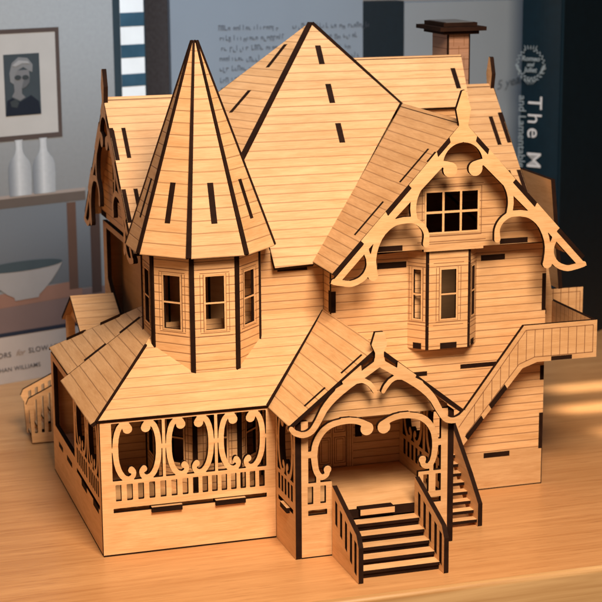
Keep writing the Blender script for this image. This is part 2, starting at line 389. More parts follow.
# ---- wrap-around porch roof
k = .68; zf = lambda y: 8.65+k*(y+.2)
sheet('front_porch_roof', [(-.2, -.2, 8.65), (10.38, -.2, 8.65), (15.97, 5.98, zf(5.98)), (5.0, 5.98, zf(5.98)), (3.84, 4.52, zf(4.52))], .26, H, ROOFW, v_origin=(0, -.2, 8.65))
kl = .775; zl = lambda x: 8.46+kl*(x+.55)
sheet('left_porch_roof', [(-.58, -.12, zl(-.58)), (-.58, 10.4, zl(-.58)), (4.9, 9.3, zl(4.9)), (4.9, 5.75, zl(4.9)), (3.84, 4.6, zl(3.84)), (-.3, -.2, zl(-.3))], .24, H, ROOFW, v_origin=(-.58, 0, zl(-.58)))
zm = lambda x: 8.5+kl*(x+.55)
ye = lambda x: 10.31-(x+.1)*.202
sheet('left_porch_roof', [(-.1, 10.31, zm(-.1)), (-.1, 17.85, zm(-.1)), (5.15, 11.0, zm(5.15)), (5.15, 9.25, zm(5.15))], .24, H, ROOFW, v_origin=(-.1, 0, zm(-.1)),
      burn3=[[(a, ye(a)+.0, zm(a)), (b_, ye(b_)+.0, zm(b_)), (b_, ye(b_)+.3, zm(b_)), (a, ye(a)+.3, zm(a))] for a, b_ in ((1.0, 2.4), (3.3, 4.6))])
for a, b_ in ((1.0, 1.95), (2.9, 3.95)):
    mb = MB(); yq = lambda x: 17.85-(x+.1)*1.305
    p0, p1 = Vector((a, yq(a), zm(a))), Vector((b_, yq(b_), zm(b_))); d = (p1-p0).normalized(); sd = Vector((d.y, -d.x, 0)).normalized()*.13
    for q0, q1, q2, q3 in ((p0-sd, p1-sd, p1+sd, p0+sd),):
        up_ = Vector((0, 0, .12)); dn_ = Vector((0, 0, -.3))
        P8 = [q0+dn_, q1+dn_, q2+dn_, q3+dn_, q0+up_, q1+up_, q2+up_, q3+up_]
        for f4 in ((4, 5, 6, 7), (0, 1, 5, 4), (1, 2, 6, 5), (2, 3, 7, 6), (3, 0, 4, 7)): mb.face([P8[k_] for k_ in f4], [(0, 0)]*4, 1)
    mb.build('roof_tab', H, [PLY, BURNT])
sheet('rear_porch_roof', [(-.1, 17.9, 8.85), (5.15, 11.1, 12.9), (5.15, 17.9, 8.85)], .2, H, ROOFW)
mb = MB(); bar(mb, (-.24, -.24, 8.6), (3.9, 4.5, 11.86), .075); mb.build('roof_hip', H, [PLY, BURNT])
mb = MB(); bar(mb, (10.34, -.2, 8.62), (15.97, 6.0, 12.84), .07); mb.build('roof_valley', H, [PLY, BURNT])
# partition, rear closing and inner walls of the left wing
front('partition_wall', [rect(.32, 2.67, 4.9, 8.75)], 9.0, T, H, WALL)
front('rear_wall', [rect(.32, 0, 5.0, 8.4)], 17.6, T, H, PLY)

# ---- main body walls
front('main_wall', [[(10.5, 2.6), (15.98, 2.6), (15.98, 16.0), (12.8, 16.0), (12.3, 17.3), (10.5, 17.3)]], 6.0, T, H, WALL, burn=[rect(12.9, 15.6, 14.9, 15.95)])
left('left_body_wall', [[(9.35, 2.68), (24.5, 2.68), (24.5, 16.4), (9.35, 16.4)], [(10.0, 10.0), (10.0, 15.2), (11.5, 16.0), (23.3, 16.0), (23.3, 12.3), (21.8, 11.2), (19.6, 10.3)]], 5.2, T, H, PLY, back=PLY)
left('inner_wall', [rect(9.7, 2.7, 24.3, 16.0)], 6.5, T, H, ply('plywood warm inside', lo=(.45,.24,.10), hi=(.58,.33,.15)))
front('body_rear_wall', [rect(5.5, 0, 31, 16.2)], 24.5, T, H, INNER_SHADED)
front('inner_cross_wall', [rect(16.4, 2.7, 30.6, 22)], 14.0, T, H, INNER_SHADED)
front('inner_cross_wall', [rect(5.5, 2.7, 9.4, 16.2)], 9.32, T, H, INNER_SHADED)

# ---- gable block (lower wall, return, right wall)
GC = 23.65
bl = [rect(24.95, 8.55, 27.8, 8.85), rect(26.3, 15.72, 28.0, 16.1), rect(19.1, 15.65, 21.1, 16.05),
      rect(30.72, 12.1, 31.0, 14.6), rect(30.72, 7.3, 31.0, 8.3), rect(30.72, 2.5, 31.0, 5.0), rect(16.0, 13.0, 16.3, 14.4), rect(21.6, 8.3, 22.6, 8.6)]
front('gable_wall', [rect(16.0, 2.62, 31.0, 17.1), rect(22.2, 10.9, 24.8, 16.6)], 4.4, T, H, WALL, burn=bl)
front('gable_base_wall', [rect(16.0, 0, 31.0, 2.615)], 4.4, T, H, PLY, burn=[rect(16, 0, 31.0, .06), rect(30.95, .06, 31, 2.5), rect(26.72, 2.2, 28.6, 2.55)])  # bottom strip paints burnt edge and contact shadow together
left('gable_return_wall', [rect(4.72, 2.6, 5.98, 16.2)], 16.0, T, H, WALL, burn=[rect(4.72, 13.0, 4.95, 14.4)])
plate('right_wall', [rect(4.72, 0, 24.5, 16.2)], (31.0, 0, 0), RT, T, H, WALL)
# door inside the porch
front('porch_inner_wall', [rect(11.1, 2.67, 16.0, 8.6)], 4.4, T, H, WALL)
dmb = [rect(15.97, 2.75, 16.02, 8.3)]
for a, b in ((15.1, 15.88), (16.12, 16.9)):
    for c_, d_ in ((2.95, 4.75), (5.05, 6.6), (6.9, 8.1)): dmb += frame_lines(a, c_, b, d_) + frame_lines(a+.14, c_+.14, b-.14, d_-.14, .035)
front('front_door', [rect(14.9, 2.68, 17.0, 8.5)], 4.3, .08, H, PLY, engr=dmb+frame_lines(14.93, 2.7, 16.98, 8.45))
front('door_frame', [rect(17.02, 2.68, 17.42, 8.5)], 4.27, .11, H, PLY, engr=[rect(17.12, 2.7, 17.16, 8.45), rect(17.28, 2.7, 17.32, 8.45)])
front('wall_slot', [rect(17.6, 4.6, 18.05, 7.0)], 4.36, .05, H, BURNT)

# ---- windows: (hole, glazing bars, engraved surround)
def win_engr(cu, z0, z1, hw):
    e = []
    for (a, b, c_, d_) in ((cu-hw-.12, z0-.12, cu+hw+.12, z1+.12), (cu-hw-.32, z0-.1, cu+hw+.32, z1+.1)):
        e += [rect(a, b, a+.04, d_), rect(c_-.04, b, c_, d_)]
    for j, w in enumerate((.32, .5)):
        e += [rect(cu-hw-w, z1+.16+.22*j, cu+hw+w, z1+.2+.22*j), rect(cu-hw-w, z0-.2-.22*j, cu+hw+w, z0-.16-.22*j)]
    return e
def sash(parent, O, UV, cu, z0, z1, hw, bars_v=(), bars_h=None, wd=.11, name='window'):
    """a window: thin plywood frame ring with bars, pane glass behind"""
    loops = [rect(cu-hw-.08, z0-.08, cu+hw+.08, z1+.08)]
    xs = [cu-hw+wd*.3] + [x for x in bars_v] + [cu+hw-wd*.3]; zs = [z0+wd*.3] + list(bars_h if bars_h is not None else [(z0+z1)/2]) + [z1-wd*.3]
    for i in range(len(xs)-1):
        for j in range(len(zs)-1):
            a = xs[i]+(wd/2 if i else 0); b = xs[i+1]-(wd/2 if i < len(xs)-2 else 0)
            c_ = zs[j]+(wd/2 if j else 0); d_ = zs[j+1]-(wd/2 if j < len(zs)-2 else 0)
            loops.append(rect(a, c_, b, d_))
    U, V = Vector(UV[0]), Vector(UV[1]); Nn = U.cross(V)
    mb = MB(); mb.slab(loops, Vector(O)+Nn*.03, U, V, .2, 0, 1, 0)
    return mb.build(name, parent, [PLY, BURNT])

# ---- bay window (oriel) on the gable wall
B = MB(); bf = [[22.05, 24.85], 10.32, 16.98]
front('bay_window_front', [rect(22.25, 10.32, 24.95, 16.98), rect(23.05, 12.3, 24.15, 15.6)], 3.3, .26, H, WALL, engr=win_engr(23.6, 12.3, 15.6, .55), burn=[rect(23.05, 10.32, 24.2, 10.72)])
sash(H, (0, 3.3, 0), FR, 23.6, 12.3, 15.6, .55)
for sg in (-1, 1):
    cx = 23.6; A = Vector((cx+sg*1.45, 3.34, 0)); Bp = Vector((cx+sg*2.4, 4.4, 0)); 
    if sg < 0: O = Bp; U = (A-Bp)
    else: O = A; U = (Bp-A)
    Ln = U.length; U.normalize(); UV = (U, Vector((0, 0, 1)))
    plate('bay_window_side', [rect(0.0, 10.32, Ln, 16.98), rect(Ln/2-.3, 12.3, Ln/2+.3, 15.6)], O, UV, .24, H, WALL, engr=win_engr(Ln/2, 12.3, 15.6, .3), burn=[rect(Ln/2-.3, 10.32, Ln/2+.3, 10.72)])
    sash(H, O, UV, Ln/2, 12.3, 15.6, .3)
    mb = MB(); mb.box((cx+sg*1.43-.1, 3.32, 10.3), (cx+sg*1.43+.1, 3.55, 17.0), 1); mb.build('bay_window_post', H, [PLY, BURNT])
mb = MB(); mb.slab([[(21.4, 4.38), (25.8, 4.38), (24.9, 3.4), (22.3, 3.4)]], (0, 0, 10.5), (1, 0, 0), (0, 1, 0), .15); mb.build('bay_window_floor', H, [PLY, BURNT])
mb = MB(); mb.slab([[(16.1, 4.38), (31, 4.38), (31, 3.3), (16.1, 3.3)]], (0, 0, 17.35), (1, 0, 0), (0, 1, 0), .25); mb.build('jetty_floor', H, [PLY, BURNT])

# ---- upper gable wall and its six-pane window
GA = lambda u: 25.35-1.06*u
uw = [(15.98, 17.02), (GC-1.9, 17.02), (GC-1.9, 16.86), (GC+2.2, 16.86), (GC+2.2, 17.02), (31.2, 17.02), (31.2, GA(31.2-GC)-.42), (GC, GA(0)-.42), (15.98, GA(GC-15.98)-.42)]
front('upper_gable_wall', [uw, rect(21.85, 18.05, 25.45, 20.7)], 3.0, T, H, WALL, engr=frame_lines(21.6, 17.8, 25.7, 20.98)+[rect(21.5, 21.1, 25.8, 21.15), rect(21.3, 17.45, 26, 17.5)],
      burn=[rect(18.4, 17.05, 20.3, 17.4), rect(27.0, 17.05, 28.95, 17.4)])
sash(H, (0, 3.0, 0), FR, 23.65, 18.05, 20.7, 1.8, bars_v=(23.05, 24.25), bars_h=[19.37], wd=.15)

# ---- big scrolled bargeboard (same shape front, left and right)
def big_trim():
    F = Field(-9.0, 14.9, 9.0, 27.6, .045)
    for sg in (-1, 1):
        F.add(F.poly([(sg*a, b) for a, b in [(0, 24.9), (.95, 23.92), (8.75, 15.6), (8.15, 15.62), (4.6, 19.35), (1.3, 22.6), (0, 23.2)]]))
    F.sub(F.disc(0, 22.66, 1.34))
    for sg in (-1, 1):
        q = lambda x, z, r=.17: (sg*x, z, r+.025)
        P = lambda pts: F.add(F.poly([(sg*a, b) for a, b in pts]))
        P([(0, 25.35), (.93, 24.35), (.8, 23.9), (0, 24.3)])
        P([(1.76, 23.5), (3.6, 21.5), (3.2, 21.1), (1.6, 22.8)])
        P([(5.11, 19.93), (6.74, 18.18), (6.3, 17.8), (4.9, 19.5)])
        F.add(F.line([q(.85, 22.35, .3), q(1.0, 22.62, .2), q(1.5, 22.68), q(2.1, 22.38, .2), q(2.75, 21.65, .2), q(3.18, 20.75, .17), q(3.3, 20.0), q(3.2, 19.3)], .18))
        F.add(F.disc(sg*.85, 22.32, .47))
        F.add(F.line([q(4.2, 19.28, .16), q(3.6, 19.33, .16), q(3.1, 19.2, .16), q(2.65, 18.85, .15), q(2.4, 18.35, .15), q(2.42, 17.72, .19)], .16))
        F.add(F.line([q(3.2, 19.3), q(4.05, 19.3, .18), q(4.72, 19.1, .18), q(5.35, 18.55), q(5.75, 17.8), q(5.93, 17.0), q(5.9, 16.25, .2), q(5.92, 15.95, .27)], .18))
        F.add(F.disc(sg*5.93, 15.93, .33))
        F.add(F.line([q(6.1, 18.3, .2), q(6.42, 17.7, .16), q(6.2, 17.0, .16), q(6.22, 16.4, .17), q(6.6, 15.83, .17), q(7.3, 15.53, .17), q(7.95, 15.6, .17), q(8.5, 15.72, .16)], .17))
    F.add(F.poly([(-.32, 24.6), (-.3, 25.15), (-.5, 26.05), (-.12, 27.2), (.1, 27.25), (.5, 26.05), (.32, 25.15), (.32, 24.6)]))
    return F.loops()
TR = big_trim()
mb = MB(); mb.slab(TR, (GC, 1.28, 0), *FR, T, 0, 1, 0); mb.build('gable_trim', H, [PLY, BURNT])
mb = MB(); mb.slab(TR, (4.1, 17.3, .65), *LF, T, 0, 1, 0); mb.build('gable_trim', H, [PLY, BURNT])
mb = MB(); mb.slab(TR, (32.25, 16.6, .65), *RT, T, 0, 1, 0); mb.build('gable_trim', H, [PLY, BURNT])

# ---- roofs
def slots3(fn, items): return [[fn(*p) for p in L] for L in items]
gl = lambda x: GA(GC-x)
yv = lambda z: 5.2+(z-16.1)/1.352
sheet('gable_roof', [(15.05, 1.33, gl(15.05)), (GC, 1.33, GA(0)), (GC, yv(GA(0)), GA(0)), (15.05, yv(gl(15.05)), gl(15.05))], .3, H, ROOF, v_origin=(15.05, 0, gl(15.05)),
      burn3=[[(a, y0, gl(a)), (b_, y0, gl(b_)), (b_, y0+.26, gl(b_)), (a, y0+.26, gl(a))] for a, b_, y0 in ((17.0, 18.9, 2.6), (20.0, 21.9, 2.6))])
sheet('gable_roof', [(2*GC-15.05, 1.33, gl(15.05)), (GC+.02, 1.33, GA(0)), (GC+.02, yv(GA(0)), GA(0)), (2*GC-15.05, yv(gl(15.05)), gl(15.05))], .3, H, ROOF)
AX, AY, AZ = 18.44, 16.0, 30.7
pf = lambda x, z: (x, yv(z), z)
fs = []
for (x, z0, z1) in ((18.55, 28.0, 29.2), (18.68, 25.55, 26.75), (18.77, 23.1, 24.3)):
    fs.append([pf(x-.2, z1), pf(x+.2, z1), pf(x+.22, z0), pf(x-.18, z0)])
sheet('main_roof', [(AX+.05, AY, AZ), pf(23.5, 25.42), pf(15.13, 16.12), pf(12.5, 16.03), pf(12.42, 17.41), pf(11.9, 19.0), pf(9.4, 19.6)], .36, H, ROOF, v_origin=(0, 5.2, 16.1), burn3=fs)
lz = lambda x, y: AZ+.841*(x-AX)+.424*(y-AY)            # the left slope of the hipped roof
ls = []
for (xa, ya, xb, yb) in ((16.65, 16.04, 15.18, 15.47), (13.74, 14.91, 12.28, 14.5)):
    dx_, dy_ = .09, .13
    ls.append([(xa-dx_, ya+dy_, lz(xa-dx_, ya+dy_)), (xa+dx_, ya-dy_, lz(xa+dx_, ya-dy_)), (xb+dx_, yb-dy_, lz(xb+dx_, yb-dy_)), (xb-dx_, yb+dy_, lz(xb-dx_, yb+dy_))])
q3 = lambda x, y: (x-.1, y, lz(x, y))
sheet('main_roof', [q3(AX, AY), q3(6.55, 5.3), q3(6.0, 17.2), q3(12.25, 17.3)], .3, H, ROOF, v_origin=q3(6.55, 5.3), burn3=ls)
sheet('main_roof', [(AX, AY+.1, AZ-.05), q3(12.25, 17.35), (6.6, 27.0, 16.1)], .25, H, ROOF)
sheet('main_roof', [(AX+.15, AY+.3, AZ), (31.9, 26.9, 16.1), (31.9, 5.3, 16.1), (AX+.15, AY+.1, AZ)], .3, H, ROOF)
sheet('main_roof', [(AX, AY+.4, AZ-.05), (6.6, 27.0, 16.1), (31.9, 27.0, 16.1)], .3, H, ROOF)
# burnt hip strips where the sheets meet
mb = MB(); bar(mb, (AX-.02, AY+.05, AZ-.1), (9.3, 7.7, 19.35), .17); bar(mb, (AX+.05, AY+.05, AZ-.1), (23.6, 12.15, 25.2), .16)
mb.build('roof_ridge', H, [PLY, BURNT])
# left and right cross gables
LZ = 26.0; le = 16.85; lh = (LZ-le)/1.06
lg = lambda y, c=17.3: LZ-1.06*(c-y)
xv = lambda z: 12.35 if z > 20 else 5.7
sheet('left_gable_roof', [(4.15, 17.3-lh, le), (4.15, 17.3, LZ), (xv(LZ), 17.3, LZ), (xv(le), 17.3-lh, le)], .3, H, ROOF, v_origin=(4.15, 17.3-lh, le),
      burn3=[[(x, 17.3-u1, LZ-1.06*u1), (x+.28, 17.3-u1, LZ-1.06*u1), (x+.28, 17.3-u2, LZ-1.06*u2), (x, 17.3-u2, LZ-1.06*u2)] for x, u1, u2 in ((4.95, 1.8, 3.5), (4.95, 5.2, 6.9), (4.16, 1.9, 3.6), (4.16, 5.2, 7.0))])
sheet('left_gable_roof', [(4.15, 17.3+lh, le), (4.15, 17.32, LZ), (xv(LZ), 17.32, LZ), (xv(le), 17.3+lh, le)], .3, H, ROOF)
for nm, c0, ex in (('left', 17.3, 0),):
    tri = [(9.5, 16.9), (25.1, 16.9), (25.1, LZ-1.06*7.8-.45), (17.3, LZ-.45), (9.5, LZ-1.06*7.8-.45)]
    left('left_upper_wall', [tri, rect(15.5, 18.7, 19.1, 21.4)], 5.0, T, H, WALL, burn=[rect(10.6, 16.9, 12.4, 17.3), rect(22.0, 16.9, 23.8, 17.3)], engr=frame_lines(15.3, 18.5, 19.3, 21.6))
    sash(H, (5.0, 0, 0), LF, -17.3, 18.7, 21.4, 1.8, bars_v=(-17.9, -16.7), bars_h=[20.05], wd=.15)
xr = lambda z: AX+(AZ-z)*.95
sheet('right_gable_roof', [(32.2, 16.6-lh, le), (32.2, 16.6, LZ), (xr(LZ)-2.5, 16.6, LZ), (xr(le)-3, 16.6-lh, le)], .3, H, ROOF, v_origin=(32.2, 16.6-lh, le),
      burn3=[[(x, 16.6-u1, LZ-1.06*u1), (x+.3, 16.6-u1, LZ-1.06*u1), (x+.3, 16.6-u2, LZ-1.06*u2), (x, 16.6-u2, LZ-1.06*u2)] for x, u1, u2 in ((31.1, 2.0, 3.7), (31.1, 5.2, 6.9), (31.88, 1.8, 3.6), (31.88, 5.2, 7.0))])
sheet('right_gable_roof', [(32.2, 16.6+lh, le), (32.2, 16.62, LZ), (xr(LZ)-2.5, 16.62, LZ), (xr(le)-3, 16.6+lh, le)], .3, H, ROOF)
plate('right_upper_wall', [[(9.0, 16.3), (24.4, 16.3), (24.4, 17.5), (16.6, LZ-.5), (9.0, 17.5)]], (31.2, 0, 0), RT, T, H, WALL)
# dormer slab in front of the chimney
k2 = 1.1; zd = lambda y: 28.15-k2*(16.5-y)
sheet('dormer_roof', [(21.0, 16.5, 28.15), (29.72, 16.5, 28.15), (29.2, 13.45, zd(13.45)), (23.2, 13.45, zd(13.45))], .24, H, ROOF, v_origin=(22, 13.45, zd(13.45)),
      burn3=[[(28.6, 15.7, zd(15.7)), (28.95, 15.7, zd(15.7)), (28.95, 14.5, zd(14.5)), (28.6, 14.5, zd(14.5))]])
sheet('dormer_roof', [(21.0, 16.52, 28.15), (29.72, 16.52, 28.15), (29.2, 19.6, zd(13.45)), (23.2, 19.6, zd(13.45))], .24, H, ROOF)
front('dormer_wall', [[(22.5, 22), (29.0, 22), (29.0, 24.9), (22.5, 24.9)]], 13.9, .2, H, WALL)
plate('dormer_side_wall', [[(14.1, 22), (18.9, 22), (18.9, 25.2), (16.5, 27.8), (14.1, 25.2)]], (29.0, 0, 0), RT, .2, H, WALL)
# ---- chimney
CH = empty('chimney', (29.8, 18.5, 24)); CH.parent = H
bricks = []
for i in range(8):
    z = 24.2+i*.75
    for u in ([.85] if i % 2 else [.45, 1.25]): bricks.append(rect(28.9+u, z, 28.94+u, z+.75))
at(front('chimney_face', [rect(29.02, 23, 30.53, 29.6)], 17.0, .25, CH, BRICK, engr=[[(a, min(b, 29.58)) for a, b in L] for L in bricks]))
at(left('chimney_face', [rect(17.12, 23, 19.9, 29.6)], 28.9, .25, CH, BRICK))
at(plate('chimney_face', [rect(17.12, 23, 19.9, 29.6)], (30.65, 0, 0), RT, .2, CH, BRICK))
mb = MB()
for x in (28.93, 30.47): mb.box((x, 17.02, 23), (x+.17, 17.2, 29.6), 1)
mb.box((28.95, 19.8, 23), (30.6, 20.0, 29.6), 1); at(mb.build('chimney_corner', CH, [PLY, BURNT]))
mb = MB(); mb.box((28.45, 16.5, 29.55), (31.1, 20.5, 29.78), 1); mb.box((28.0, 16.1, 29.8), (31.5, 20.9, 30.08), 1); mb.box((28.45, 16.6, 30.1), (31.0, 20.4, 30.36), 1)
mb.box((28.7, 16.85, 30.361), (30.75, 20.15, 30.4), 2)
at(mb.build('chimney_cap', CH, [PLY, BURNT, flat('cap top grey', (.10, .10, .10), .4)]))
# right rear leaning skirt, flank rail and stringer
def quad_sheet(name, P, t, parent, mat, up): return sheet(name, P, t, parent, mat, up=up)
quad_sheet('right_skirt', [(33.76, 15.8, 20.0), (33.49, 9.23, 20.0), (34.27, 9.23, 12.3), (34.54, 15.8, 12.3)], .3, H, PLY, (-1, 0, 0))
F = Field(31.8, 8.6, 34.4, 15.2, .04); F.add(F.poly([(32.3, 9.0), (32.5, 14.6), (33.1, 14.9), (34.1, 9.0)]))
for i in range(6): F.sub(F.rect(32.0, 10.7+.66*i, 33.15-.06*i, 11.1+.66*i))
front('rear_stringer', F.loops(), 8.8, .3, H)

# ---- turret
TC = Vector((7.83, 5.87, 0)); hs = 1.435; ap = 3.46
TU = empty('turret', (7.83, 5.87, 0)); TU.parent = H
core = [(TC.x+(ap/cos(pi/8)-.2)*cos(pi/8+i*pi/4), TC.y+(ap/cos(pi/8)-.2)*sin(pi/8+i*pi/4)) for i in range(8)]
for i in range(8):
    a = -pi/2+i*pi/4; n = Vector((cos(a), sin(a), 0)); U = Vector((-sin(a), cos(a), 0)); O = TC+n*ap
    full = i in (0, 7, 6, 5, 1, 2)
    loops = [rect(-hs+.1, 2.66, hs-.1, 17.8)]; e = []; wins = ((13.0, 16.4), (4.4, 7.7)) if full else ()
    for z0, z1 in wins: loops.append(rect(-.62, z0, .62, z1)); e += win_engr(0, z0, z1, .62)
    w = plate('turret_wall', loops, O, (U, Vector((0, 0, 1))), .2, TU, WALL, engr=e); at(w)
    for z0, z1 in wins: at(sash(TU, O, (U, Vector((0, 0, 1))), 0, z0, z1, .62))
mb = MB()
for i in range(8):
    a = pi/8+i*pi/4; R_ = ap/cos(pi/8)-.1
    p = Vector((TC.x+R_*cos(a), TC.y+R_*sin(a), 0)); bar(mb, p+Vector((0, 0, 2.7)), p+Vector((0, 0, 17.8)), .15, up=(cos(a), sin(a), 0))
at(mb.build('turret_post', TU, [PLY, BURNT]))
for z0 in (17.55, 8.8):
    mb = MB(); mb.slab([core], (0, 0, z0), (1, 0, 0), (0, 1, 0), .2); at(mb.build('turret_floor', TU, [PLY, BURNT]))
ra = 4.42; apx = Vector((7.72, 5.87, 30.45)); rz = 17.72
for i in range(8):
    a = -pi/2+i*pi/4; n = Vector((cos(a), sin(a), 0)); U = Vector((-sin(a), cos(a), 0))
    h_ = ra*math.tan(pi/8)
    bl_ = TC+n*ra-U*(h_-.17)+Vector((0, 0, rz)); br_ = TC+n*ra+U*(h_-.17)+Vector((0, 0, rz))
    top = apx+n*.2-Vector((0, 0, .15)); tl_ = top-U*.045; tr_ = top+U*.045
    mid0 = (bl_+br_)/2; dv = (top-mid0); 
    # keep the four points coplanar: build in the plane of base edge and apex
    def pp(u, t): return mid0+U*u+dv*t
    sl = [[pp(-.19, .345), pp(.19, .345), pp(.19, .155), pp(-.19, .155)]]
    s_ = sheet('turret_roof', [bl_, br_, tr_, tl_], .22, TU, TROOF, up=n+Vector((0, 0, .3)), burn3=sl, v_origin=mid0); at(s_)
mb = MB()
for i in range(8):
    a = -pi/2+pi/8+i*pi/4; R_ = ra/cos(pi/8)-.16
    p = Vector((TC.x+R_*cos(a), TC.y+R_*sin(a), rz+.02)); q_ = apx+Vector((.2*cos(a), .2*sin(a), -.02)); bar(mb, p, q_, .165, up=(cos(a), sin(a), .4), w2=.06)
at(mb.build('turret_rib', TU, [PLY, BURNT]))

# ---- side staircase: first flight towards the viewer, then along the gable wall to the balcony
SS = empty('side_staircase', (23.8, 2.5, 0)); SS.parent = H
F = Field(-2.4, -.1, 3.2, 6.4, .04); F.add(F.poly([(-2.15, 0), (-2.15, 1.5), (-.5, 3.05), (2.75, 5.75), (2.75, 3.4), (-.9, 0)]))
at(left('flight_rail', F.loops(), 23.55, T, SS, back=PLY))
F = Field(-2.4, -.1, 3.2, 6.4, .04); F.add(F.poly([(-2.0, 0), (-2.0, .5), (2.75, 4.4), (2.75, 3.2), (-.6, 0)]))
at(left('flight_stringer', F.loops(), 21.25, T, SS, back=PLY))
for i in range(9):
    y = -2.0+i*.53; z = .42+i*.45
    mb = MB(); mb.hbox((21.55, y, z-.2), (23.55, y+.62, z), 0, 1); at(mb.build('stair_tread', SS, [PLY, BURNT]))
rp = [(23.62, 5.15), (28.6, 11.62), (33.88, 11.62), (33.88, 9.1), (32.1, 9.1), (32.1, 9.25), (30.6, 9.25), (30.6, 9.1), (29.6, 9.1), (28.55, 8.75), (24.45, 3.9)]
mrk = [[(24.75, 4.22), (25.85, 5.53), (25.68, 5.82), (24.55, 4.5)], [(26.4, 6.18), (27.5, 7.48), (27.3, 7.78), (26.2, 6.48)], rect(30.6, 9.12, 32.1, 9.4)]
def strip(a, b, w=.05):
    a, b = Vector((*a, 0)), Vector((*b, 0)); d = (b-a).normalized(); s = Vector((-d.y, d.x, 0))*w/2
    return [tuple((p)[:2]) for p in (a-s, b-s, b+s, a+s)]
inn = [(24.1, 5.15), (28.75, 11.3), (33.6, 11.3), (33.6, 9.45), (29.4, 9.45), (28.3, 9.05), (24.6, 4.6)]
eg = [strip(inn[i], inn[(i+1) % len(inn)]) for i in range(len(inn)-1)]
x = 24.6
def zr(x, pts_):
    r = []
    for i in range(len(pts_)):
        (x1, z1), (x2, z2) = pts_[i], pts_[(i+1) % len(pts_)]
        if (x1-x)*(x2-x) < 0: r.append(z1+(z2-z1)*(x-x1)/(x2-x1))
    return (min(r), max(r)) if len(r) >= 2 else None
while x < 33.5:
    r = zr(x, inn)
    if r: eg.append(rect(x-.022, r[0], x+.022, r[1]))
    x += .6
at(front('stair_parapet', [rp], 2.5, T, SS, PLY, burn=mrk, engr=eg, back=PLY))
BA = empty('balcony', (33, 8, 9)); BA.parent = H
at(left('balcony_rail', [rect(2.82, 9.1, 12.2, 11.62)], 33.58, T, BA, VERT, back=VERT))
at(front('balcony_rail', [rect(33.6, 8.9, 37.7, 11.6)], 12.3, T, BA, VERT, engr=frame_lines(33.8, 9.1, 37.5, 11.3)))
mb = MB(); mb.hbox((31.02, 2.82, 9.2), (33.55, 12.2, 9.4), 0, 1); mb.hbox((31.02, 12.25, 9.2), (37.7, 16, 9.4), 0, 1); at(mb.build('balcony_floor', BA, [INNER_SHADED, BURNT]))
for i in range(9):
    xx = 24.9+i*.5; zz = 5.5+i*.55
    mb = MB(); mb.hbox((xx, 2.82, zz-.18), (xx+.7, 4.36, zz), 0, 1); at(mb.build('stair_tread', SS, [PLY, BURNT]))

# ---- small porch and steps at the far left
SP = empty('side_entry', (2.5, 21.4, 0)); SP.parent = H
sheet_ = at(sheet('entry_roof', [(2.1, 17.0, 9.45), (2.1, 21.45, 11.6), (5.2, 21.45, 11.6), (5.2, 17.0, 9.45)], .24, SP, ROOFW, v_origin=(2.1, 17.0, 9.45)))
at(sheet('entry_roof', [(2.1, 25.5, 9.2), (2.1, 21.47, 11.6), (5.2, 21.47, 11.6), (5.2, 25.5, 9.2)], .24, SP, ROOFW))
at(left('entry_gable', [[(18.2, 9.4), (24.8, 9.4), (21.45, 11.2)]], 2.6, .25, SP, WALL))
for y0 in (19.0, 24.5):
    mb = MB(); mb.box((2.3, y0, 0), (2.9, y0+.5, 9.6), 0, 0); at(mb.build('entry_post', SP, [PLY, BURNT]))
mb = MB(); mb.hbox((1.5, 19.0, 0), (5.1, 26.9, 2.4), 0); at(mb.build('entry_platform', SP, [PLY, BURNT]))
def entry_rail(y, o=0):
    F = Field(-1.1, -.1, 3.2, 6.3, .04)
    F.add(F.poly([(-.6, .12), (-.72, 2.6), (-.95, 3.05), (-.75, 3.5), (1.9, 4.75), (2.6, 4.75), (2.6, .12)]))
    for x0 in (-.38, .12, .62, 1.12, 1.62): F.sub(F.poly([(x0, .85), (x0+.22, .85), (x0+.22, 3.35+.42*(x0+.6)), (x0, 3.25+.42*(x0+.6))]))
    return at(front('entry_rail', F.loops(), y, T, SP, back=PLY))
entry_rail(24.3); entry_rail(27.0)
for i in range(4):
    mb = MB(); mb.hbox((-.5+i*.5, 24.62, .3+i*.55), (.15+i*.5, 26.95, .48+i*.55), 0, 1); at(mb.build('step', SP, [PLY, BURNT]))

